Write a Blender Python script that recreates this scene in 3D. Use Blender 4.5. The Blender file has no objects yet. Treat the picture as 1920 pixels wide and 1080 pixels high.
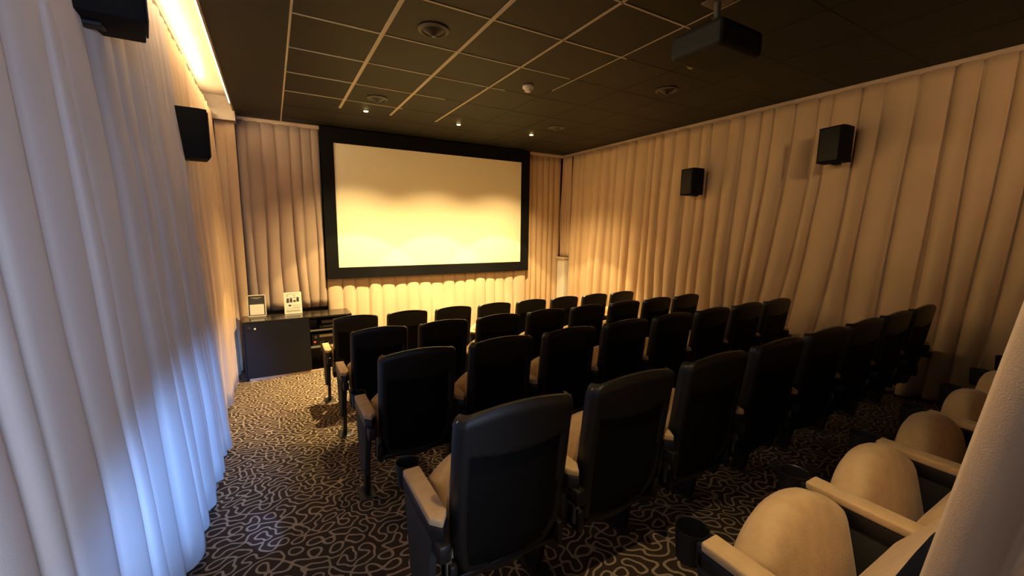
import bpy, bmesh, math, random
from mathutils import Vector, Matrix, noise
random.seed(7)
C = bpy.context.scene.collection
S = bpy.context.scene
PI = math.pi

# ------------------------------------------------------------------ camera
ZC = 1.96                                   # eye height over the front floor
def cam_axes(yaw, pitch, roll):
    cy, sy, cp, sp = math.cos(yaw), math.sin(yaw), math.cos(pitch), math.sin(pitch)
    f = Vector((sy*cp, cy*cp, -sp)); r = Vector((cy, -sy, 0)); u = r.cross(f)
    cr, sr = math.cos(roll), math.sin(roll)
    return cr*r + sr*u, -sr*r + cr*u, f
r_, u_, f_ = cam_axes(0.52402, 0.14037, 0.01129)
cam = bpy.data.cameras.new('camera'); camo = bpy.data.objects.new('camera', cam); C.objects.link(camo)
cam.sensor_width = 36; cam.lens = 776.42/1920*36; cam.clip_start = 0.02; cam.clip_end = 50
M = Matrix((r_, u_, -f_)).transposed().to_4x4(); M.translation = (0, 0, ZC); camo.matrix_world = M
S.camera = camo

# ------------------------------------------------------------------ colour management and world
S.view_settings.view_transform = 'Standard'; S.view_settings.look = 'None'
S.view_settings.gamma = 1; S.view_settings.use_curve_mapping = False
S.view_settings.exposure = 0.0
w = bpy.data.worlds.new('World'); S.world = w; w.use_nodes = True
w.node_tree.nodes['Background'].inputs[0].default_value = (0.6, 0.7, 1, 1)
w.node_tree.nodes['Background'].inputs[1].default_value = 0.0

# ------------------------------------------------------------------ lights
CEIL = ZC + 1.4256
DOWN = [(1.094, 5.52), (2.312, 5.51), (3.485, 5.50)]
def spot(name, loc, aim, power, col, half, blend=.1, rad=.02):
    l = bpy.data.lights.new(name, 'SPOT'); l.energy = power; l.color = col; l.spot_size = 2*math.radians(half)
    l.spot_blend = blend; l.shadow_soft_size = rad
    o = bpy.data.objects.new(name, l); C.objects.link(o); o.location = loc
    o.rotation_euler = (Vector(aim) - Vector(loc)).to_track_quat('-Z', 'Y').to_euler(); return o
def area(name, loc, aim, sx, sy, power, col, spread=180):
    l = bpy.data.lights.new(name, 'AREA'); l.shape = 'RECTANGLE'; l.size = sx; l.size_y = sy; l.energy = power; l.color = col
    l.spread = math.radians(spread)
    o = bpy.data.objects.new(name, l); C.objects.link(o); o.location = loc
    o.rotation_euler = (Vector(aim) - Vector(loc)).to_track_quat('-Z', 'Y').to_euler(); return o
for i, (x, y) in enumerate(DOWN):
    spot('downlight_beam', (x, y, CEIL-.018), (x, y+.08, 0), 850, (1, .70, .31), 56, 1)
    spot('downlight_beam', (x, y, CEIL-.018), (x, y, 0), 480, (1, .68, .27), 37.5, .12)
# rear ceiling downlight behind the camera, then a spot over the rear row
spot('rear_ceiling_spot', (3.0, -.9, CEIL-.012), (5, 1.7, 2.75), 125, (1, .62, .30), 33, 1, .05)
spot('rear_ceiling_spot', (.75, .45, CEIL-.012), (1.0, .5, 0), 110, (1, .70, .36), 31, 1, .04)  # added spot, brightens the rear-row cushions and the near drape
# daylight coming in through the entrance doorway behind the camera, with two added blue spots
area('doorway_daylight', (.5, -1.3, 1.75), (-.6, .9, 1.8), .5, 1.9, 16, (.55, .68, 1), 68)
spot('blue_patch_spot', (.38, -1.2, 1.75), (-.47, 3.45, .58), 2000, (.16, .38, 1), 8.6, 1, .05)  # added spot for the blue patch low on the left drape
spot('blue_streak_spot', (.62, -1.2, 2.3), (-.12, 2.32, .39), 900, (.30, .45, 1), 1.3, .6, .01)  # added spot for the blue streak on the aisle floor

# ------------------------------------------------------------------ materials
def mat(name, col, rough=.6, metal=0, spec=.5, emit=None, estr=0, sheen=0, bump=None, var=None, coat=0):
    m = bpy.data.materials.new(name); m.use_nodes = True; n = m.node_tree; b = n.nodes['Principled BSDF']
    b.inputs['Base Color'].default_value = (*col, 1); b.inputs['Roughness'].default_value = rough
    b.inputs['Metallic'].default_value = metal; b.inputs['Specular IOR Level'].default_value = spec
    b.inputs['Sheen Weight'].default_value = sheen; b.inputs['Coat Weight'].default_value = coat
    if emit: b.inputs['Emission Color'].default_value = (*emit, 1); b.inputs['Emission Strength'].default_value = estr
    tc = n.nodes.new('ShaderNodeTexCoord')
    if var:                                   # (scale, darker colour)
        t = n.nodes.new('ShaderNodeTexNoise'); t.inputs['Scale'].default_value = var[0]; t.inputs['Detail'].default_value = 4
        mx = n.nodes.new('ShaderNodeMix'); mx.data_type = 'RGBA'
        mx.inputs['A'].default_value = (*col, 1); mx.inputs['B'].default_value = (*var[1], 1)
        rp = n.nodes.new('ShaderNodeMapRange'); rp.inputs['From Min'].default_value = .35; rp.inputs['From Max'].default_value = .7
        n.links.new(tc.outputs['Object'], t.inputs['Vector']); n.links.new(t.outputs['Fac'], rp.inputs['Value'])
        n.links.new(rp.outputs['Result'], mx.inputs['Factor']); n.links.new(mx.outputs['Result'], b.inputs['Base Color'])
    if bump:                                  # (scale, strength)
        t = n.nodes.new('ShaderNodeTexNoise'); t.inputs['Scale'].default_value = bump[0]; t.inputs['Detail'].default_value = 3
        bp = n.nodes.new('ShaderNodeBump'); bp.inputs['Strength'].default_value = bump[1]; bp.inputs['Distance'].default_value = .002
        n.links.new(tc.outputs['Object'], t.inputs['Vector']); n.links.new(t.outputs['Fac'], bp.inputs['Height'])
        n.links.new(bp.outputs['Normal'], b.inputs['Normal'])
    return m
M_curt = mat('curtain_fabric', (.61, .44, .275), .9, spec=.15, sheen=.15, bump=(420, .35), var=(3, (.57, .41, .255)))
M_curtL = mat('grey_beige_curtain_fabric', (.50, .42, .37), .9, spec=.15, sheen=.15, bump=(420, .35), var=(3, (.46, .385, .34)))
M_curtF = mat('front_curtain_fabric_darkened', (.47, .36, .28), .9, spec=.15, sheen=.15, bump=(420, .35), var=(3, (.43, .33, .255)))  # curtain colour darkened to counter the strong cove light there
M_val = mat('valance_fabric_brightened', (.62, .49, .34), .9, spec=.15, sheen=.15, bump=(420, .35))  # same cloth as the curtains, colour lightened for the downlight glow
M_tan = mat('tan_suede', (.72, .51, .27), .85, spec=.2, sheen=.3, bump=(160, .5), var=(22, (.62, .42, .21)))
M_shell = mat('black_plastic', (.012, .0128, .0138), .40, spec=.5, bump=(900, .25))
M_back = mat('matte_black_mesh', (.006, .006, .006), .75, spec=.2, bump=(1200, .4))
M_blk = mat('black_metal', (.012, .012, .013), .4)
M_panel = mat('dark_side_panel', (.035, .036, .030), .75, bump=(300, .4))
M_scr = mat('projection_fabric', (.92, .85, .62), .8, spec=.2)
M_frame = mat('black_velvet', (.005, .005, .006), .8, spec=.12)
M_ceil = mat('ceiling_tile', (.020, .022, .014), .62, spec=.3, bump=(260, .25), var=(1.3, (.015, .015, .011)))
M_tbar_lit = mat('ceiling_grid_metal_lit', (.55, .50, .40), .5, spec=.4)
M_flatblk = mat('flat_black', (.006, .006, .006), .7)
M_trim = mat('beige_trim', (.60, .46, .33), .6)
M_plas = mat('trough_plaster', (.26, .20, .14), .35, spec=.5, bump=(30, .8), var=(9, (.20, .15, .10)))
M_wall = mat('wall_paint', (.10, .08, .06), .8)
M_led = mat('warm_strip_glow', (1, .9, .7), .5, emit=(1, .74, .42), estr=62)
M_cab = mat('black_lacquer', (.008, .009, .013), .38, spec=.35)
M_cabtop = mat('glossy_black_top', (.020, .017, .013), .12, spec=.6)
M_white = mat('white_plastic', (.75, .71, .64), .5)
M_lamp = mat('lamp_glow', (1, .9, .6), .5, emit=(1, .72, .22), estr=30)
M_paper = mat('white_card', (.80, .78, .68), .6)
M_ink = mat('black_print', (.03, .03, .03), .6)
M_greyink = mat('grey_print', (.35, .34, .30), .6)
M_fr = mat('cream_frame', (.62, .56, .42), .45)
M_sil = mat('brushed_silver', (.45, .42, .36), .35, metal=.8)
M_grey = mat('mid_grey_metal', (.16, .15, .14), .4, metal=.3)
M_red = mat('red_indicator_glow', (.9, .05, .03), .4, emit=(1, .05, .03), estr=2.5)
M_lens = mat('lens_glass', (.02, .025, .03), .05)

def carpet_mat():
    m = bpy.data.materials.new('squiggle_carpet'); m.use_nodes = True; n = m.node_tree; L = n.links.new
    b = n.nodes['Principled BSDF']; b.inputs['Roughness'].default_value = .95; b.inputs['Specular IOR Level'].default_value = .1
    tc = n.nodes.new('ShaderNodeTexCoord')
    def math_(op, a, c=None, v=None):
        q = n.nodes.new('ShaderNodeMath'); q.operation = op
        for i, s in ((0, a), (1, c)):
            if s is None: continue
            if isinstance(s, (int, float)): q.inputs[i].default_value = s
            else: L(s, q.inputs[i])
        return q.outputs[0]
    # band-limited sum of plane waves: its zero line is a meandering worm pattern of even spacing
    wn = n.nodes.new('ShaderNodeTexNoise'); wn.inputs['Scale'].default_value = 3.2; wn.inputs['Detail'].default_value = 0; L(tc.outputs['Object'], wn.inputs['Vector'])
    vs = n.nodes.new('ShaderNodeVectorMath'); vs.operation = 'MULTIPLY_ADD'; L(wn.outputs['Color'], vs.inputs[0]); vs.inputs[1].default_value = (.10, .10, 0); L(tc.outputs['Object'], vs.inputs[2])
    K = 2*PI/.078; F = GX_ = GY_ = None; rn = random.Random(5)
    for i in range(9):
        an = PI*i/9 + rn.uniform(-.12, .12); k = K*rn.uniform(.80, 1.2); kx, ky = k*math.cos(an), k*math.sin(an)
        dt = n.nodes.new('ShaderNodeVectorMath'); dt.operation = 'DOT_PRODUCT'; L(vs.outputs[0], dt.inputs[0]); dt.inputs[1].default_value = (kx, ky, 0)
        p_ = math_('ADD', dt.outputs['Value'], rn.uniform(0, 6.28))
        sn = math_('SINE', p_); cs = math_('COSINE', p_)
        F = sn if F is None else math_('ADD', F, sn)
        a_, b_ = math_('MULTIPLY', cs, kx), math_('MULTIPLY', cs, ky)
        GX_ = a_ if GX_ is None else math_('ADD', GX_, a_); GY_ = b_ if GY_ is None else math_('ADD', GY_, b_)
    g = math_('SQRT', math_('ADD', math_('MULTIPLY', GX_, GX_), math_('MULTIPLY', GY_, GY_)))
    g = math_('MAXIMUM', g, K*.8)
    d = math_('DIVIDE', math_('ABSOLUTE', F), g)
    mr = n.nodes.new('ShaderNodeMapRange'); mr.inputs['From Min'].default_value = .0048; mr.inputs['From Max'].default_value = .0066
    mr.inputs['To Min'].default_value = 1; mr.inputs['To Max'].default_value = 0; L(d, mr.inputs['Value'])
    mx = n.nodes.new('ShaderNodeMix'); mx.data_type = 'RGBA'
    mx.inputs['A'].default_value = (.075, .052, .038, 1); mx.inputs['B'].default_value = (.52, .42, .31, 1)
    L(mr.outputs['Result'], mx.inputs['Factor'])
    f = n.nodes.new('ShaderNodeTexNoise'); f.inputs['Scale'].default_value = 500; L(tc.outputs['Object'], f.inputs['Vector'])
    mf = n.nodes.new('ShaderNodeMix'); mf.data_type = 'RGBA'; mf.blend_type = 'MULTIPLY'; mf.inputs['Factor'].default_value = .55
    L(mx.outputs['Result'], mf.inputs['A']); 
    r2 = n.nodes.new('ShaderNodeMapRange'); r2.inputs['From Min'].default_value = .3; r2.inputs['From Max'].default_value = .6; L(f.outputs['Fac'], r2.inputs['Value'])
    L(r2.outputs['Result'], mf.inputs['B']); L(mf.outputs['Result'], b.inputs['Base Color'])
    bp = n.nodes.new('ShaderNodeBump'); bp.inputs['Strength'].default_value = .6; bp.inputs['Distance'].default_value = .003
    L(math_('ADD', mr.outputs['Result'], math_('MULTIPLY', f.outputs['Fac'], 1.2)), bp.inputs['Height']); L(bp.outputs['Normal'], b.inputs['Normal'])
    return m
M_carpet = carpet_mat()

# ------------------------------------------------------------------ helpers
def obj(name, bm, m, parent=None, smooth=False, loc=None):
    me = bpy.data.meshes.new(name)
    bmesh.ops.recalc_face_normals(bm, faces=bm.faces[:])
    bm.to_mesh(me); bm.free()
    for k in (m if isinstance(m, (list, tuple)) else [m]): me.materials.append(k)
    if smooth:
        for p in me.polygons: p.use_smooth = True
    o = bpy.data.objects.new(name, me); C.objects.link(o)
    if parent: o.parent = parent
    if loc: o.location = loc
    return o
def empty(name, loc, rz=0):
    o = bpy.data.objects.new(name, None); C.objects.link(o); o.location = loc; o.rotation_euler = (0, 0, rz)
    o.empty_display_size = .1; return o
def tag(o, label=None, cat=None, group=None, kind=None):
    if label: o['label'] = label
    if cat: o['category'] = cat
    if group: o['group'] = group
    if kind: o['kind'] = kind
    return o
def box(bm, x0, x1, y0, y1, z0, z1, bev=0, seg=2, rot=None, mi=0):
    mtx = Matrix.Translation(((x0+x1)/2, (y0+y1)/2, (z0+z1)/2))
    if rot: mtx = mtx @ rot
    mtx = mtx @ Matrix.Diagonal((x1-x0, y1-y0, z1-z0, 1))
    r = bmesh.ops.create_cube(bm, size=1, matrix=mtx)
    vs = r['verts']
    if mi:
        for f in {f for v in vs for f in v.link_faces}: f.material_index = mi
    if bev:
        es = list({e for v in vs for e in v.link_edges})
        bmesh.ops.bevel(bm, geom=es, offset=bev, segments=seg, affect='EDGES', profile=.5)
def bx(*a, **k):
    bm = bmesh.new(); box(bm, *a, **k); return bm
def lathe(bm, prof, seg=32, c=(0, 0, 0), mi=0):
    rings = []
    for r, z in prof:
        rings.append([bm.verts.new((c[0]+r*math.cos(2*PI*i/seg), c[1]+r*math.sin(2*PI*i/seg), c[2]+z)) for i in range(seg)])
    for a, b in zip(rings, rings[1:]):
        for i in range(seg):
            f = bm.faces.new((a[i], a[(i+1) % seg], b[(i+1) % seg], b[i])); f.material_index = mi; f.smooth = True
    for rg, (r, z) in ((rings[0], prof[0]), (rings[-1], prof[-1])):
        if r > 1e-6:
            f = bm.faces.new(rg); f.material_index = mi
    return rings
def prism(bm, pts, z0, z1, bev=0, seg=2, axis='z'):
    """extruded polygon; axis z: pts are (x,y); axis x: pts are (y,z) and z0,z1 are x"""
    def P(p, t): return (p[0], p[1], t) if axis == 'z' else (t, p[0], p[1])
    a = [bm.verts.new(P(p, z0)) for p in pts]; b = [bm.verts.new(P(p, z1)) for p in pts]
    n = len(pts); fs = [bm.faces.new(a), bm.faces.new(b)]
    for i in range(n): fs.append(bm.faces.new((a[i], a[(i+1) % n], b[(i+1) % n], b[i])))
    if bev: bmesh.ops.bevel(bm, geom=list({e for f in fs for e in f.edges}), offset=bev, segments=seg, affect='EDGES', profile=.5)
def tube(bm, p0, p1, r, seg=12):
    p0, p1 = Vector(p0), Vector(p1); d = p1-p0
    m = Matrix.Translation((p0+p1)/2) @ d.to_track_quat('Z', 'Y').to_matrix().to_4x4()
    bmesh.ops.create_cone(bm, cap_ends=True, segments=seg, radius1=r, radius2=r, depth=d.length, matrix=m)
def floor_z(y):
    y = min(max(y, -.05), 6.0)
    return ZC - 1.348 - .1017*y

# ------------------------------------------------------------------ setting
XL, XR, YF, YB = -.62, 5.16, 6.86, -1.9
def structure(name, bm, m, **k): return tag(obj(name, bm, m, **k), kind='structure')
# carpeted floor, sloping down to the screen
bm = bmesh.new(); prof = [(YB, floor_z(-1)), (-.05, floor_z(-.05)), (6.0, floor_z(6.0)), (YF+.1, floor_z(6.0))]
prism(bm, prof + [(YF+.1, -.35), (YB, -.35)], XL-.1, XR+.1, axis='x')
structure('floor', bm, M_carpet)
structure('wall_left', bx(XL-.1, XL, YB, YF+.1, -.2, CEIL+.3), M_wall)
structure('wall_right', bx(XR, XR+.1, YB, YF+.1, -.2, CEIL+.3), M_wall)
structure('wall_front', bx(XL, XR, YF, YF+.1, -.2, CEIL+.3), M_wall)
bm = bmesh.new()
box(bm, XL, -.42, YB-.1, YB, .2, CEIL+.1); box(bm, .58, XR, YB-.1, YB, .2, CEIL+.1); box(bm, -.42, .58, YB-.1, YB, 2.75, CEIL+.1)
structure('wall_back', bm, M_wall)
# ceiling: black tiles with the cove slot left open along the left wall
XT = -.325
bm = bmesh.new(); box(bm, XT+.012, XR+.1, YB, YF+.1, CEIL, CEIL+.05); structure('ceiling', bm, M_ceil)
# cove trough
bm = bmesh.new(); box(bm, XL, XT+.012, YB, 6.45, CEIL+.16, CEIL+.2); structure('trim_1', bm, M_plas)          # top of the cove
structure('trim_2', bx(XT-.004, XT+.012, YB, 6.45, CEIL-.005, CEIL+.16), M_plas)                              # inner lip
structure('trim_3', bx(XL, XT+.02, 6.42, 6.62, CEIL-.12, CEIL+.18), M_plas)                                     # cove end
led = obj('light_strip', bx(-.612, -.585, 1.1, 6.20, CEIL-.03, CEIL+.01, bev=.004), M_led)
tag(led, 'glowing warm white light strip in the ceiling cove along the left curtain', 'light strip')
led2 = obj('light_strip', bx(XT-.020, XT-.006, 1.1, 6.20, CEIL+.03, CEIL+.042, bev=.003), M_led)
tag(led2, 'thin bright light strip on the lip of the ceiling cove, beside the black ceiling', 'light strip')
# ceiling grid: cove glare is put into the bar colour, black where it fades
GX, GY, TX, TY = .2009, 2.7329, .6, .6166
gd = bmesh.new(); gk = bmesh.new()
y_hi = YF-.1
for i in range(0, 9):
    x = GX+i*TX
    w_ = .014 if i in (1, 2) else .010
    if i == 0: box(gd, x-.007, x+.007, GY-8*TY, y_hi, CEIL-.006, CEIL+.001)
    elif i <= 2: box(gd, x-w_, x+w_, GY-8*TY, GY+4.6*TY, CEIL-.006, CEIL+.001)
    elif i == 3: box(gd, x-w_, x+w_, GY-8*TY, GY+4.6*TY, CEIL-.005, CEIL+.001)
    elif i == 4: box(gd, x-.005, x+.005, GY-8*TY, GY+1.6*TY, CEIL-.004, CEIL+.001)
    if i >= 1:
        y0 = GY+(4.6 if i <= 3 else 1.6)*TY
        box(gk, x-.007, x+.007, y0 if i <= 4 else YB, y_hi, CEIL-.002, CEIL+.001)
for j in range(-8, 7):
    y = GY+j*TY
    xe = {-1: 4.1, 0: 4.1, 1: 3.9, 2: 3.3, 3: 2.6, 4: 2.1}.get(j, 4 if j < 0 else 0)
    if xe: box(gd, GX, GX+.6*xe, y-.007, y+.007, CEIL-.005, CEIL+.001)
    box(gk, GX+.6*xe, XR-.1, y-.006, y+.006, CEIL-.002, CEIL+.001)
structure('trim_4', gd, M_tbar_lit); structure('trim_5', gk, M_flatblk)
# beige rail under the ceiling along the right and the front curtain
structure('trim_6', bx(4.985, 5.03, YB, 6.72, CEIL-.05, CEIL, bev=.004), M_trim)
structure('trim_7', bx(4.17, 5.03, 6.69, 6.735, CEIL-.05, CEIL, bev=.004), M_trim)
structure('trim_8', bx(-.325, .674, 6.69, 6.735, CEIL-.05, CEIL, bev=.004), M_trim)

# ------------------------------------------------------------------ curtains
def curtain(name, P, s0, s1, ztop, zbot, pitch, amp, label, m, seed, top_flat=.35, rows=22, jit=.35, drift=.03, lean=None, pinch=None, group=None, power=.62, slope=0, grow=1.6):
    """P(s) -> (point xy, unit normal xy towards the room)"""
    rnd = random.Random(seed); b = [s0]
    while b[-1] < s1 - pitch*.5: b.append(b[-1] + pitch*(1+rnd.uniform(-jit, jit)))
    b[-1] = s1
    n = len(b)-1; amps = [amp*(.7+.6*rnd.random()) for _ in range(n)]; sk = [rnd.uniform(.65, 1.25) for _ in range(n)]
    ph = [(rnd.uniform(0, 6), rnd.uniform(1.2, 2.6)) for _ in b]
    cols = 11; bm = bmesh.new(); grid = []
    for r in range(rows+1):
        v = r/rows; row = []
        bb = [q + (0 if i in (0, n) else drift*v*math.sin(ph[i][0]+ph[i][1]*v*2)) for i, q in enumerate(b)]
        bb.sort()
        for i in range(n):
            for c in range(cols + (1 if i == n-1 else 0)):
                t = c/cols; s = bb[i] + (bb[i+1]-bb[i])*t
                d = amps[i]*(top_flat+(1-top_flat)*min(1, v*grow))*max(0, math.sin(PI*t**sk[i]))**power
                (x, y), (nx, ny) = P(s); zt, zb = ztop(s), zbot(s)
                z = zt + (zb-zt)*v
                d += .012*noise.noise(Vector((s*2.3, z*1.7, seed))) + slope*v
                if pinch: d, s2 = pinch(s, z, d); (x, y), _ = P(s2)
                if lean:
                    s2 = s+lean(s, v, z); (x, y), _ = P(s2)
                row.append(bm.verts.new((x+nx*d, y+ny*d, z)))
        grid.append(row)
    for a, c in zip(grid, grid[1:]):
        for i in range(len(a)-1): bm.faces.new((a[i], a[i+1], c[i+1], c[i]))
    o = obj(name, bm, m, smooth=True)
    so = o.modifiers.new('thickness', 'SOLIDIFY'); so.thickness = .004
    return tag(o, label, 'curtain', group)
# left wall: near drape, middle drape, far drape
lx = lambda x: (lambda s: ((x, s), (1, 0)))
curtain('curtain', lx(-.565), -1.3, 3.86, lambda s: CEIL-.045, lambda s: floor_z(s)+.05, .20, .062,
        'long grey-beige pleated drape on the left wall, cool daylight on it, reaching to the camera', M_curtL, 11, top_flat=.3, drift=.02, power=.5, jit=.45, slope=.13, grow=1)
curtain('curtain', lx(-.565), 3.86, 6.42, lambda s: CEIL-.045, lambda s: floor_z(s)+.035, .13, .055,
        'narrow-pleated beige drape on the left wall between the grey-lit drape and the black cabinet', M_curt, 12, top_flat=.4, slope=.045, drift=.015)
curtain('curtain', lambda s: ((s, 6.535), (0, -1)), -.54, -.325, lambda s: CEIL-.10, lambda s: floor_z(6.3)+.02, .11, .03,
        'short beige curtain return in the left corner under the end of the cove', M_curt, 13, top_flat=.3, jit=.1)
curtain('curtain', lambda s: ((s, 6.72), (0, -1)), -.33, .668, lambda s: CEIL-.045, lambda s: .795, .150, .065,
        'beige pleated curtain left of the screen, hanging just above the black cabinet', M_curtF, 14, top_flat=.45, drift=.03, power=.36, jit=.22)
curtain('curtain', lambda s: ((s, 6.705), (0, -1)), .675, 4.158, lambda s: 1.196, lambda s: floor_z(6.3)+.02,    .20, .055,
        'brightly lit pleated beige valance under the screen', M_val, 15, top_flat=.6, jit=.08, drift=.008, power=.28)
curtain('curtain', lambda s: ((s, 6.73), (0, -1)), 4.165, 4.955, lambda s: CEIL-.045, lambda s: floor_z(6.3)+.02, .135, .06,
        'beige pleated curtain between the screen and the right front corner', M_curt, 16, top_flat=.5, drift=.03)
def lean_r(s, v, z):
    g = math.exp(-((s-2.35)/.55)**2)
    return (.06*v + .30*g*v**2.2)*min(1, max(0, 6.39-s))
def bot_r(s): return (1.46 if s > 6.38 else floor_z(s)+.02)
curtain('curtain', lambda s: ((4.995, s), (-1, 0)), -1.2, 6.39, lambda s: CEIL-.045, bot_r, .18, .115,
        'long beige pleated curtain covering the whole right wall, with a dragged fold by the speaker', M_curt, 17, top_flat=.35, rows=34, drift=.035, lean=lean_r, power=.5)
curtain('curtain', lambda s: ((4.975, s), (-1, 0)), 6.395, 6.68, lambda s: CEIL-.045, lambda s: 1.455, .08, .05,
        'narrow beige curtain end in the front right corner, resting on the ledge', M_curt, 21, top_flat=.3)
# near drape on the camera's right hand, edge of the entrance
curtain('curtain', lambda s: ((.755+.02*math.sin(s*4), .10-s), (-1, 0)), 0, 1.25, lambda s: CEIL-.045, lambda s: floor_z(0)+.03, .075, .028,
        'pinkish beige drape hanging close at the right edge in front of the rear seats', M_curt, 18, top_flat=.6, rows=26, jit=.2, drift=.0,
        lean=lambda s, v, z: -.115*max(0, (ZC+.05-z))*(1 if s < .6 else max(0, 1-(s-.6)*2)))
# white ledge box in the front right corner under the lifted curtain
t = empty('corner_box', (4.93, 6.55, floor_z(6.3)))
obj('box_body', bx(-.06, .08, -.13, .10, 0, 1.40, bev=.004), M_white, t)
obj('box_ledge', bx(-.09, .10, -.145, .10, 1.40, 1.44, bev=.006), M_trim, t)
tag(t, 'pale boxed-in column with a beige ledge in the front right corner under the lifted curtain', 'box')

# ------------------------------------------------------------------ screen
t = empty('projection_screen', (0, 0, 0)); t.location = (2.42, 6.62, 1.9)
def rel(o): o.location = -t.location; return o
FX0, FX1, FZ0, FZ1 = .676, 4.163, ZC-.758, ZC+1.407
SX0, SX1, SZ0, SZ1 = .842, 3.995, ZC-.600, ZC+1.2015
bm = bmesh.new()
box(bm, FX0, SX0, 6.60, 6.70, FZ0, FZ1); box(bm, SX1, FX1, 6.60, 6.70, FZ0, FZ1)
box(bm, SX0, SX1, 6.60, 6.70, FZ0, SZ0); box(bm, SX0, SX1, 6.60, 6.70, SZ1, FZ1)
rel(obj('screen_border', bm, M_frame, t))
rel(obj('screen_fabric', bx(SX0-.01, SX1+.01, 6.622, 6.64, SZ0-.01, SZ1+.01), M_scr, t))
bm = bmesh.new(); box(bm, SX0, SX1, 6.615, 6.622, SZ0-.002, SZ0+.008); rel(obj('screen_hem', bm, M_frame, t))
tag(t, 'large cream projection screen in a wide black border on the front wall', 'projection screen')

# ------------------------------------------------------------------ seats
def loft(bm, rows_):
    g = [[bm.verts.new(p) for p in r] for r in rows_]
    for a, b in zip(g, g[1:]):
        for i in range(len(a)-1): bm.faces.new((a[i], a[i+1], b[i+1], b[i]))
    return g
def lerp(tb, x):
    if x <= tb[0][0]: return tb[0][1]
    for (a, p), (b, q) in zip(tb, tb[1:]):
        if x <= b: return p+(q-p)*(x-a)/(b-a)
    return tb[-1][1]
Y_BACK = [(.30, -.245), (.36, -.268), (.43, -.297), (.59, -.316), (.74, -.335), (.84, -.347), (.93, -.360), (.96, -.365)]
HALF = [(.28, .115), (.31, .150), (.36, .184), (.42, .203), (.50, .213), (.62, .2170), (.86, .2175), (.96, .2175)]
def top_h(u): return .956 - .024*u*u
def back_shell_bm():
    bm = bmesh.new(); NU, NV = 48, 72; outer = []; inner = []; pan = []
    for j in range(NV+1):
        v = j/NV; ro = []; ri = []
        for i in range(NU+1):
            u = -1+2*i/NU; us = math.copysign(1-(1-abs(u))**1.35, u)
            h0 = .295 + .045*us*us
            h1 = top_h(us)
            h = h0+(h1-h0)*v
            hw = lerp(HALF, h)
            # rounded upper corners
            k = (h1-h)/.035
            if k < 1: hw -= .022*(1-math.sqrt(max(0, 1-(1-k)**2)))
            x = hw*us
            y = lerp(Y_BACK, h)
            a = abs(us)
            y += .030*max(0, (a-.90)/.10)**2 + .012*a*a          # sides wrap forward
            if k < 1: y += .012*(1-k)**2
            # recessed panel, top edge sagging in the middle
            gx = min(1, max(0, (.178*min(1, hw/.2165) - abs(x))/.008)); gh = .785 + .022*(min(1, abs(x)/.178))**2
            gz = min(1, max(0, (gh-h)/.008)); gb = min(1, max(0, (h-h0-.03)/.02))
            y += .012*gx*gz*gb
            # raised rim line
            if a > .955: y += .0
            ro.append((x, y, h)); ri.append((x*.985, max(y, lerp(Y_BACK, h))+.026-.012*max(0, 1-k), h))
            pan.append(gx*gz*gb > .3)
        outer.append(ro); inner.append(ri)
    g = loft(bm, outer); bm.faces.ensure_lookup_table()
    for j in range(NV):
        for i in range(NU):
            if all(pan[a*(NU+1)+b_] for a, b_ in ((j, i), (j+1, i), (j, i+1), (j+1, i+1))): bm.faces[j*NU+i].material_index = 1
    q = loft(bm, inner)
    def stitch(A, B):
        for i in range(len(A)-1): bm.faces.new((A[i], A[i+1], B[i+1], B[i]))
    stitch(g[0], q[0]); stitch(g[-1], q[-1]); stitch([r[0] for r in g], [r[0] for r in q]); stitch([r[-1] for r in g], [r[-1] for r in q])
    return bm
Y_FR = [(.40, -.245), (.43, -.205), (.50, -.185), (.60, -.200), (.72, -.245), (.84, -.290), (.92, -.318), (.945, -.328)]
def back_cushion_bm():
    bm = bmesh.new(); NU, NV = 18, 24; fr = []; bk = []
    for j in range(NV+1):
        v = j/NV; a_ = []; b_ = []
        for i in range(NU+1):
            u = -1+2*i/NU; us = math.copysign(1-(1-abs(u))**1.6, u)
            h = .405+(top_h(us)-.010-.405)*v
            hw = min(lerp(HALF, h)-.004, .213) if h > .5 else .208
            a = abs(us); yb = lerp(Y_BACK, h)+.030+.01*a*a
            yf = lerp(Y_FR, h)
            yf = max(yb+.006, yf - (yf-yb)*.30*max(0, (a-.72)/.28)**3)
            e = min(1, v/.06, (1-v)/.05); yf = yb+(yf-yb)*math.sqrt(max(.02, 1-(1-e)**2))
            a_.append((hw*us, yf, h)); b_.append((hw*us, yb, h))
        fr.append(a_); bk.append(b_)
    g = loft(bm, fr); q = loft(bm, bk)
    def stitch(A, B):
        for i in range(len(A)-1): bm.faces.new((A[i], A[i+1], B[i+1], B[i]))
    stitch(g[0], q[0]); stitch(g[-1], q[-1]); stitch([r[0] for r in g], [r[0] for r in q]); stitch([r[-1] for r in g], [r[-1] for r in q])
    return bm
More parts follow.
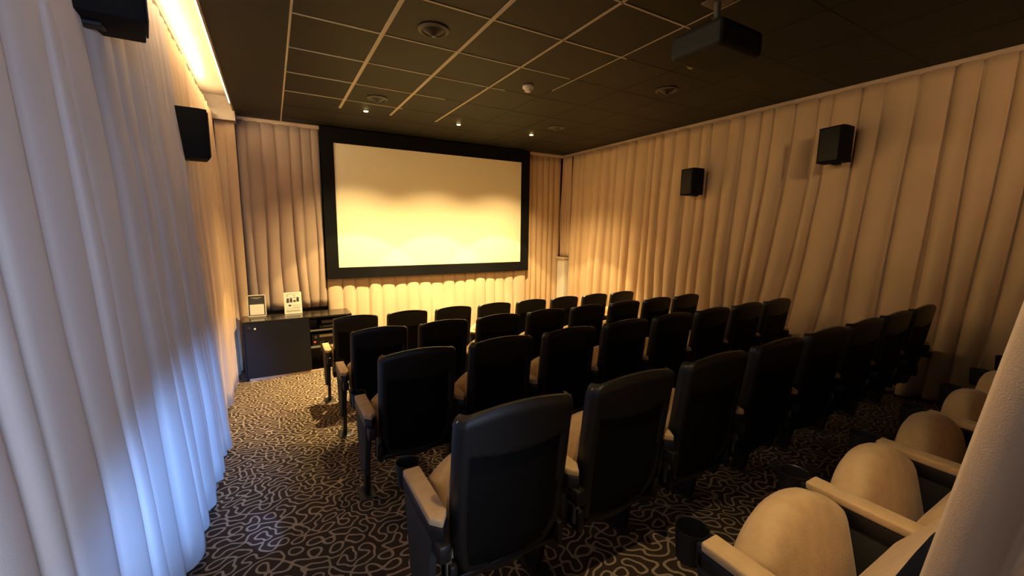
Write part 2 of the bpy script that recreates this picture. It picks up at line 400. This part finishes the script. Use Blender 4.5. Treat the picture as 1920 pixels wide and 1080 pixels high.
# seat tipped up: local frame a = along the cushion from hinge to front edge, n = up off the sitting face
HG = Vector((0, -.145, .300)); TA = math.radians(76)
DA = Vector((0, math.cos(TA), math.sin(TA))); DN = Vector((0, -math.sin(TA), math.cos(TA)))
def seat_cushion_bm(n0=-.055, n1=.055, hw=.213, L=.36, grow=0, nseg=8):
    bm = bmesh.new(); NU, NA = 22, 14; top = []; bot = []
    for j in range(NA+1):
        v = j/NA; a_ = []; b_ = []
        for i in range(NU+1):
            u = -1+2*i/NU; us = math.copysign(1-(1-abs(u))**1.7, u)
            La = L+.035 - .088*abs(us)**2.3
            s = 1-(1-v)**1.5
            al = La*s; x = hw*us*(1-.05*(1-s))
            e = min(1, (1-abs(us))/.14, (La-al)/.06+.0, (al)/.04+.3)
            e = math.sqrt(max(0, 1-(1-max(0, e))**2))
            mid = (n0+n1)/2; hh = (n1-n0)/2
            puff = .012*(1-us*us)*math.sin(PI*min(1, s))
            pt = HG+DA*al+DN*(mid+hh*(.35+.65*e)+puff*e); pb = HG+DA*al+DN*(mid-hh*(.35+.65*e))
            a_.append((x, pt.y, pt.z)); b_.append((x, pb.y, pb.z))
        top.append(a_); bot.append(b_)
    g = loft(bm, top); q = loft(bm, bot)
    def stitch(A, B):
        for i in range(len(A)-1): bm.faces.new((A[i], A[i+1], B[i+1], B[i]))
    stitch(g[0], q[0]); stitch(g[-1], q[-1]); stitch([r[0] for r in g], [r[0] for r in q]); stitch([r[-1] for r in g], [r[-1] for r in q])
    return bm
PX = .5246; AX = -.2623
ARM_H = .622
meshes = {}
def mk(key, bm, m, smooth=True, flat_angle=None):
    bmesh.ops.recalc_face_normals(bm, faces=bm.faces[:])
    me = bpy.data.meshes.new(key); bm.to_mesh(me); bm.free(); me.materials.append(m)
    if smooth:
        me.shade_smooth()
        me.set_sharp_from_angle(angle=math.radians(38))
    meshes[key] = me
mk('back_shell', back_shell_bm(), M_shell); meshes['back_shell'].materials.append(M_back); mk('back_cushion', back_cushion_bm(), M_tan)
mk('seat_cushion', seat_cushion_bm(), M_tan)
mk('seat_pan', seat_cushion_bm(-.080, -.050, .190, .285), M_shell)
bm = bmesh.new(); prism(bm, [(-.031, 0), (.031, 0), (.031, -.275), (0, -.325), (-.031, -.290)], ARM_H-.028, ARM_H, bev=.007, seg=3); mk('arm_pad', bm, M_tan)
bm = bmesh.new(); prism(bm, [(-.030, .01), (.030, .01), (.030, -.280), (0, -.330), (-.030, -.296)], ARM_H-.075, ARM_H-.027, bev=.006)
box(bm, -.02, .02, -.345, -.22, ARM_H-.13, ARM_H-.07, bev=.008); mk('arm_base', bm, M_blk)
bm = bmesh.new(); lathe(bm, [(.034, -.085), (.041, 0), (.043, .002), (.0435, 0), (.043, -.004), (.037, -.09), (.0, -.09)], 32, (0, .047, ARM_H-.004))
lathe(bm, [(.0, -.078), (.034, -.078), (.034, -.085)], 32, (0, .047, ARM_H-.004))
box(bm, -.030, .030, -.01, .014, ARM_H-.075, ARM_H-.012, bev=.004); mk('cup_holder', bm, M_blk)
bm = bmesh.new(); prism(bm, [(.012, ARM_H-.07), (-.290, ARM_H-.07), (-.262, .40), (-.215, .235), (-.10, .205), (-.045, .26), (-.020, .42)], -.026, -.002, bev=.003, axis='x'); mk('side_panel', bm, M_panel)
bm = bmesh.new(); prism(bm, [(-.16, ARM_H-.07), (-.225, ARM_H-.07), (-.115, .30), (-.065, .008), (.012, .008), (-.052, .30)], .000, .026, bev=.004, axis='x'); mk('leg', bm, M_blk)
bm = bmesh.new(); box(bm, -.035, .055, -.10, .045, -.010, .012, bev=.004); mk('foot_plate', bm, M_blk)
bm = bmesh.new(); box(bm, .028, .043, -.285, -.245, .43, .475, bev=.004); box(bm, .03, .05, -.27, -.255, .36, .43, bev=.003); mk('hinge_bracket', bm, M_sil)
bm = bmesh.new(); box(bm, -.21, .21, -.255, -.13, .315, .345, bev=.008); box(bm, -.2265, -.20, -.29, -.2, .33, .42, bev=.006); box(bm, .195, .2175, -.29, -.2, .33, .42, bev=.006); mk('seat_beam', bm, M_blk)
def part(key, name, par, dx=0):
    o = bpy.data.objects.new(name, meshes[key]); C.objects.link(o); o.parent = par; o.location = (dx, 0, 0); return o
def arm(root, dx, mirror=False):
    a = part('arm_base', 'armrest', root, dx)
    p = part('arm_pad', 'arm_pad', a); c = part('cup_holder', 'cup_holder', a)
    part('side_panel', 'side_panel', root, dx + (.028 if mirror else 0)); lg = part('leg', 'leg', root, dx - (.026 if mirror else 0)); part('foot_plate', 'foot_plate', lg)
    h = part('hinge_bracket', 'hinge_bracket', root, dx - (.07 if mirror else 0))
def make_chair(last=False):
    t = empty('cinema_seat', (0, 0, 0))
    part('back_shell', 'back_shell', t); part('back_cushion', 'back_cushion', t)
    sc = part('seat_cushion', 'seat_cushion', t); part('seat_pan', 'seat_pan', sc); part('seat_beam', 'seat_beam', t)
    arm(t, AX)
    if last: arm(t, -AX, True)
    return t
def dup(root):
    r = root.copy(); C.objects.link(r)
    for ch in list(root.children):
        c = ch.copy(); C.objects.link(c); c.parent = r
        for g in ch.children:
            d = g.copy(); C.objects.link(d); d.parent = c
    return r
proto = make_chair(); proto_last = make_chair(True); used = [False, False]
ORD = ['first', 'second', 'third', 'fourth', 'fifth', 'sixth', 'seventh', 'last']
ROWS = [(4.5886, 'first row from the screen', 'cinema seats in the front row', .8992+.018-.262+.004),
        (3.5176, 'second row from the screen', 'cinema seats in the second row', .9105-.240),
        (2.4578, 'third row from the screen', 'cinema seats in the third row', .8783-.218),
        (1.3975, 'fourth row from the screen', 'cinema seats in the fourth row', .8671-.210)]
def place(x, y, last, label, group):
    k = 1 if last else 0; src = proto_last if last else proto
    o = src if not used[k] else dup(src); used[k] = True
    o.location = (x, y, floor_z(y-.05)); tag(o, label, 'seat', group); return o
for ri, (y0, rn, grp, cx) in enumerate(ROWS):
    cx = (.655, .657, .657, .657)[ri] + (.022, .022, 0, -.004)[ri]
    for k in range(8):
        pos = ('beside the left aisle' if k == 0 else 'at its right end' if k == 7 else ORD[k]+' from the left aisle')
        place(cx+k*PX, y0+k*.0086, k == 7, 'black-backed cinema seat, %s, %s' % (rn, pos), grp)
for k in range(6):
    pos = ['biggest and nearest of the rear row', 'second nearest of the rear row', 'third nearest of the rear row',
           'fourth of the rear row, touching the near drape edge', 'fifth of the rear row, a sliver by the near drape', 'sixth of the rear row, farthest by the right curtain'][k]
    o = place(.93+.2623+k*PX, .582+k*.004, k == 5, 'tipped-up tan cinema seat, ' + pos, 'cinema seats in the rear row')
    for ch in o.children:                                   # this row's backs lean back further
        if ch.name.startswith('back_'):
            a_ = math.radians(-11); ch.rotation_euler = (-a_, 0, 0); pv = Vector((0, -.25, .40)); ch.location = pv - Matrix.Rotation(-a_, 3, 'X') @ pv

# ------------------------------------------------------------------ speakers
def speaker_mesh():
    bm = bmesh.new()   # back on x=0, juts out +x ; chamfered baffle
    prism(bm, [(0, -.115), (.15, -.115), (.197, -.097), (.155, .115), (0, .115)], -.165, .165, bev=.005)
    return bm
def mirrored(bm):
    bmesh.ops.scale(bm, vec=(-1, 1, 1), verts=bm.verts); return bm
mk('speaker_cabinet', speaker_mesh(), M_frame)
def grille_bm():
    bm = bmesh.new(); prism(bm, [(.1955, -.080), (.2015, -.078), (.1665, .100), (.160, .100)], -.150, .150, bev=.002); return bm
def bracket_bm():
    bm = bmesh.new(); box(bm, -.03, .06, -.03, .03, -.177, -.163, bev=.004); return bm
mk('speaker_grille', grille_bm(), M_flatblk); mk('speaker_bracket', bracket_bm(), M_flatblk)
mk('speaker_cabinet_m', mirrored(speaker_mesh()), M_frame); mk('speaker_grille_m', mirrored(grille_bm()), M_flatblk); mk('speaker_bracket_m', mirrored(bracket_bm()), M_flatblk)
def speaker(x, y, z, right, label):
    t = empty('wall_speaker', (x, y, z))
    for k in ('speaker_cabinet', 'speaker_grille', 'speaker_bracket'): part(k + ('_m' if right else ''), k, t)
    tag(t, label, 'speaker', 'wall speakers on the curtains'); return t
speaker(-.535, 3.765, ZC+.633, 0, 'black box speaker on the left curtain, the farther one')
speaker(-.535, 2.115, ZC+.87, 0, 'black box speaker cut off by the top left edge')
speaker(4.855, 2.05, ZC+.84, 1, 'black box speaker on the right curtain, nearer and higher')
speaker(4.855, 3.62, ZC+.635, 1, 'black box speaker on the right curtain, farther and lower')

# ------------------------------------------------------------------ ceiling fittings
mk('vent_ring', (lambda b: (lathe(b, [(.075, .0), (.112, -.002), (.112, -.010), (.088, -.018), (.078, -.010)], 40), b)[1])(bmesh.new()), mat('dark_vent_paint', (.06, .055, .05), .5))
def cones():
    b = bmesh.new()
    for r, z in ((.078, -.010), (.058, -.022), (.038, -.034)):
        lathe(b, [(r, z), (r-.024, z-.012), (r-.026, z-.010), (r-.004, z+.004)], 36)
    lathe(b, [(0, -.05), (.014, -.05), (.014, -.02), (0, -.02)], 20)
    return b
mk('vent_cones', cones(), M_blk)
for x, y, lb in ((1.104, 3.085, 'large round ceiling air diffuser nearest the top of the photo'), (1.11, 4.948, 'round ceiling air diffuser by the leftmost downlight'),
                 (3.57, 3.08, 'dark round ceiling air diffuser on the unlit right side'), (3.556, 4.962, 'small dark ceiling air diffuser by the rightmost downlight')):
    t = empty('ceiling_vent', (x, y, CEIL)); tag(t, lb, 'vent', 'round ceiling diffusers'); part('vent_ring', 'vent_ring', t); part('vent_cones', 'vent_cones', t)
bm = bmesh.new(); lathe(bm, [(0, -.009), (.027, -.010), (.029, -.003), (.033, -.003), (.035, 0), (0, 0)], 28); mk('lamp_trim', bm, M_blk)
bm = bmesh.new(); lathe(bm, [(0, -.016), (.022, -.016), (.026, -.0095), (0, -.0095)], 24); mk('lamp_lens', bm, M_lamp)
for (x, y), nm in zip(DOWN, ('leftmost', 'middle', 'rightmost')):
    t = empty('ceiling_downlight', (x, y, CEIL)); tag(t, 'small glowing yellow ceiling downlight above the screen, %s of the three' % nm, 'downlight', 'downlights above the screen')
    part('lamp_trim', 'lamp_trim', t); part('lamp_lens', 'lamp_lens', t)
t = empty('smoke_detector', (2.315, 3.731, CEIL)); tag(t, 'cream round smoke detector on the black ceiling', 'smoke detector')
bm = bmesh.new(); lathe(bm, [(0, 0), (.055, 0), (.055, -.022), (.048, -.028), (0, -.028)], 36); obj('detector_base', bm, M_white, t)
bm = bmesh.new(); lathe(bm, [(.040, -.026), (.040, -.036), (.036, -.038), (.036, -.044), (.028, -.058), (0, -.060)], 36); obj('detector_head', bm, M_white, t)

# projector hanging from the ceiling
t = empty('ceiling_projector', (2.50, 1.80, CEIL)); tag(t, 'black projector hanging from the ceiling at the top right, almost lost in the dark', 'projector')
bm = bmesh.new(); box(bm, -.21, .21, -.19, .17, -.35, -.20, bev=.03, seg=3); obj('projector_body', bm, M_flatblk, t)
bm = bmesh.new(); lathe(bm, [(0, 0), (.045, 0), (.052, .02), (.052, .05), (.04, .05), (.036, .03), (0, .03)], 28)
bmesh.ops.rotate(bm, verts=bm.verts, matrix=Matrix.Rotation(-PI/2, 3, 'X')); bmesh.ops.translate(bm, verts=bm.verts, vec=(.05, .165, -.275)); obj('projector_lens', bm, M_lens, t)
bm = bmesh.new(); tube(bm, (0, 0, -.2), (0, 0, 0), .02); box(bm, -.07, .07, -.07, .07, -.012, 0, bev=.003); box(bm, -.12, .12, -.09, .09, -.205, -.19, bev=.003)
obj('ceiling_mount', bm, M_grey, t)
bm = bmesh.new(); tube(bm, (-.15, -.1, -.2), (-.02, .02, -.09), .004); tube(bm, (.15, -.1, -.2), (.02, .02, -.09), .004); obj('cable', bm, M_grey, t)

bm = bmesh.new(); box(bm, -.115, -.06, -.094, -.0905, -.20, -.165); obj('sticker', bm, M_white, t)
# ------------------------------------------------------------------ cabinet with equipment
fz = floor_z(6.1); CY = 6.05
t = empty('media_cabinet', (.26, CY, fz)); tag(t, 'low black media cabinet with a lacquered door and open shelves in the front left corner', 'cabinet')
def cb(*a, **k):
    a = list(a); a[0] -= .26; a[1] -= .26; a[2] -= CY; a[3] -= CY; a[4] -= fz; a[5] -= fz
    return bx(*a, **k)
CB = 6.465
body = bmesh.new()
for q in ((-.395, -.372, CY+.005, CB, fz, .755), (.352, .372, CY+.01, CB, fz+.03, .755), (.885, .905, CY+.01, CB, fz+.03, .755), (-.372, .885, CB-.015, CB, fz+.03, .755), (-.372, .885, CY+.02, CB, fz+.01, .03+fz)):
    box(body, q[0]-.26, q[1]-.26, q[2]-CY, q[3]-CY, q[4]-fz, q[5]-fz)
obj('carcass', body, M_cab, t)
obj('cabinet_top', cb(-.398, .905, CY-.012, CB, .755, .775, bev=.002), M_cabtop, t)
d = obj('door', cb(-.368, .358, CY-.012, CY+.006, fz+.035, .752, bev=.002), M_cab, t)
bm = bmesh.new(); lathe(bm, [(0, .005), (.020, .005), (.024, 0), (.024, -.01), (0, -.01)], 24); bmesh.ops.rotate(bm, verts=bm.verts, matrix=Matrix.Rotation(PI/2, 3, 'X'))
bmesh.ops.translate(bm, verts=bm.verts, vec=(-.32-.26, -.014, .683-fz)); obj('door_knob', bm, M_flatblk, d)
bm = bmesh.new(); lathe(bm, [(0, .004), (.010, .004), (.013, 0), (.013, -.01), (0, -.01)], 20); bmesh.ops.rotate(bm, verts=bm.verts, matrix=Matrix.Rotation(PI/2, 3, 'X'))
bmesh.ops.translate(bm, verts=bm.verts, vec=(-.255-.26, -.014, .678-fz)); obj('door_lock', bm, M_white, d)
obj('plinth', cb(-.35, .905, CY-.004, CY+.012, fz, fz+.03), M_trim, t)
for z in (.575, .345): obj('shelf', cb(.372, .885, CY+.0, CB-.02, z-.009, z+.009), M_sil if z < .5 else M_grey, t)
a = empty('amplifier', (.625, CY+.19, .355)); tag(a, 'black amplifier with a silver display strip and red power light on the cabinet shelf', 'amplifier')
obj('case', bx(-.235, .235, -.15, .15, 0, .165, bev=.004), M_cab, a); obj('display_strip', bx(-.14, .225, -.155, -.149, .115, .150), M_sil, a)
bm = bmesh.new(); lathe(bm, [(0, .022), (.020, .022), (.022, 0), (0, 0)], 24); bmesh.ops.rotate(bm, verts=bm.verts, matrix=Matrix.Rotation(PI/2, 3, 'X'))
bmesh.ops.translate(bm, verts=bm.verts, vec=(-.19, -.150, .130)); obj('knob', bm, M_grey, a)
bm = bmesh.new(); lathe(bm, [(0, .005), (.011, .005), (.012, 0), (0, 0)], 20); bmesh.ops.rotate(bm, verts=bm.verts, matrix=Matrix.Rotation(PI/2, 3, 'X'))
bmesh.ops.translate(bm, verts=bm.verts, vec=(-.20, -.152, .055)); obj('power_light', bm, M_red, a)
a = empty('disc_player', (.66, CY+.18, .585)); tag(a, 'slim black disc player lying on the upper cabinet shelf', 'player')
obj('case', bx(-.17, .20, -.14, .14, 0, .05, bev=.003), M_cab, a); obj('disc_tray', bx(-.12, .03, -.144, -.139, .028, .040), M_grey, a)
a = empty('small_box', (.425, CY+.22, .585)); tag(a, 'small dark brown box standing on the upper cabinet shelf', 'box'); obj('case', bx(-.045, .045, -.06, .06, 0, .11, bev=.003), M_panel, a); obj('lid', bx(-.046, .046, -.061, .061, .095, .112, bev=.002), M_panel, a)
a = empty('network_box', (.62, CY+.2, .636)); tag(a, 'brownish flat device on top of the disc player in the cabinet', 'device'); obj('case', bx(-.10, .10, -.09, .09, 0, .055, bev=.004), M_panel, a); obj('front_panel', bx(-.085, .085, -.094, -.089, .012, .043), M_grey, a)

# framed notices on the cabinet
def notice(name, x, y, w_, h_, label, cat, parts):
    t = empty(name, (x, y, .776)); tag(t, label, cat, None); t.rotation_euler = (math.radians(-7), 0, 0); return t
t = notice('framed_poster', -.227, 6.335, .21, .29, 'small dark poster with a pale card in a cream frame, left on the cabinet', 'picture frame', None)
bm = bmesh.new(); w2, h2 = .107, .292
box(bm, -w2, -w2+.014, 0, .014, 0, h2, bev=.002); box(bm, w2-.014, w2, 0, .014, 0, h2, bev=.002); box(bm, -w2, w2, 0, .014, 0, .018, bev=.002); box(bm, -w2, w2, 0, .014, h2-.014, h2, bev=.002)
obj('frame', bm, M_fr, t); p = obj('poster', bx(-w2+.01, w2-.01, .006, .010, .01, h2-.01), M_ink, t)
obj('card', bx(-.078, .082, .003, .007, .028, .165), M_paper, p)
bm = bmesh.new(); box(bm, -.06, .06, .003, .0065, .252, .257); box(bm, -.045, .045, .003, .0065, .244, .248); prism(bm, [(-.02, .244), (.02, .244), (.0, .230)], .003, .0065)
bm.free(); bm = bmesh.new(); box(bm, -.06, .06, .003, .0065, .254, .259); box(bm, -.045, .045, .003, .0065, .246, .250); box(bm, -.022, .022, .003, .0065, .238, .243)
obj('emblem', bm, M_greyink, p)
obj('easel_back', bx(-.03, .03, .014, .018, 0, .2, rot=Matrix.Rotation(math.radians(0), 4, 'X')), M_blk, t)
t = notice('notice_card', .2, 6.36, .21, .29, 'white notice with rows of small black blocks, standing on the right of the framed poster', 'notice', None)
p = obj('card', bx(-.108, .108, 0, .008, 0, .296, bev=.001), M_paper, t)
bm = bmesh.new(); g = bmesh.new()
for cx_, top in ((-.062, .225), (-.022, .228), (.020, .232), (.060, .234)):
    box(bm, cx_-.014, cx_+.014, -.002, .001, top-.012, top-.006)
    hh = .052 if cx_ != .020 else .026
    z1 = top-.018 if cx_ != .020 else top-.045
    for r in range(int(hh/.013)):
        box(bm, cx_-.015, cx_+.015, -.002, .001, z1-r*.0135-.0115, z1-r*.0135)
for cx_ in (-.065, .018): box(bm, cx_-.012, cx_+.012, -.002, .001, .247, .253)
box(bm, -.055, -.025, -.002, .001, .105, .127); obj('printed_blocks', bm, M_ink, p)
for z in (.115, .088, .076, .05, .04, .03): box(g, -.01 if z > .08 else -.085, .085, -.002, .001, z, z+.003)
box(g, -.085, .085, -.002, .001, .272, .275); obj('printed_lines', g, M_greyink, p)
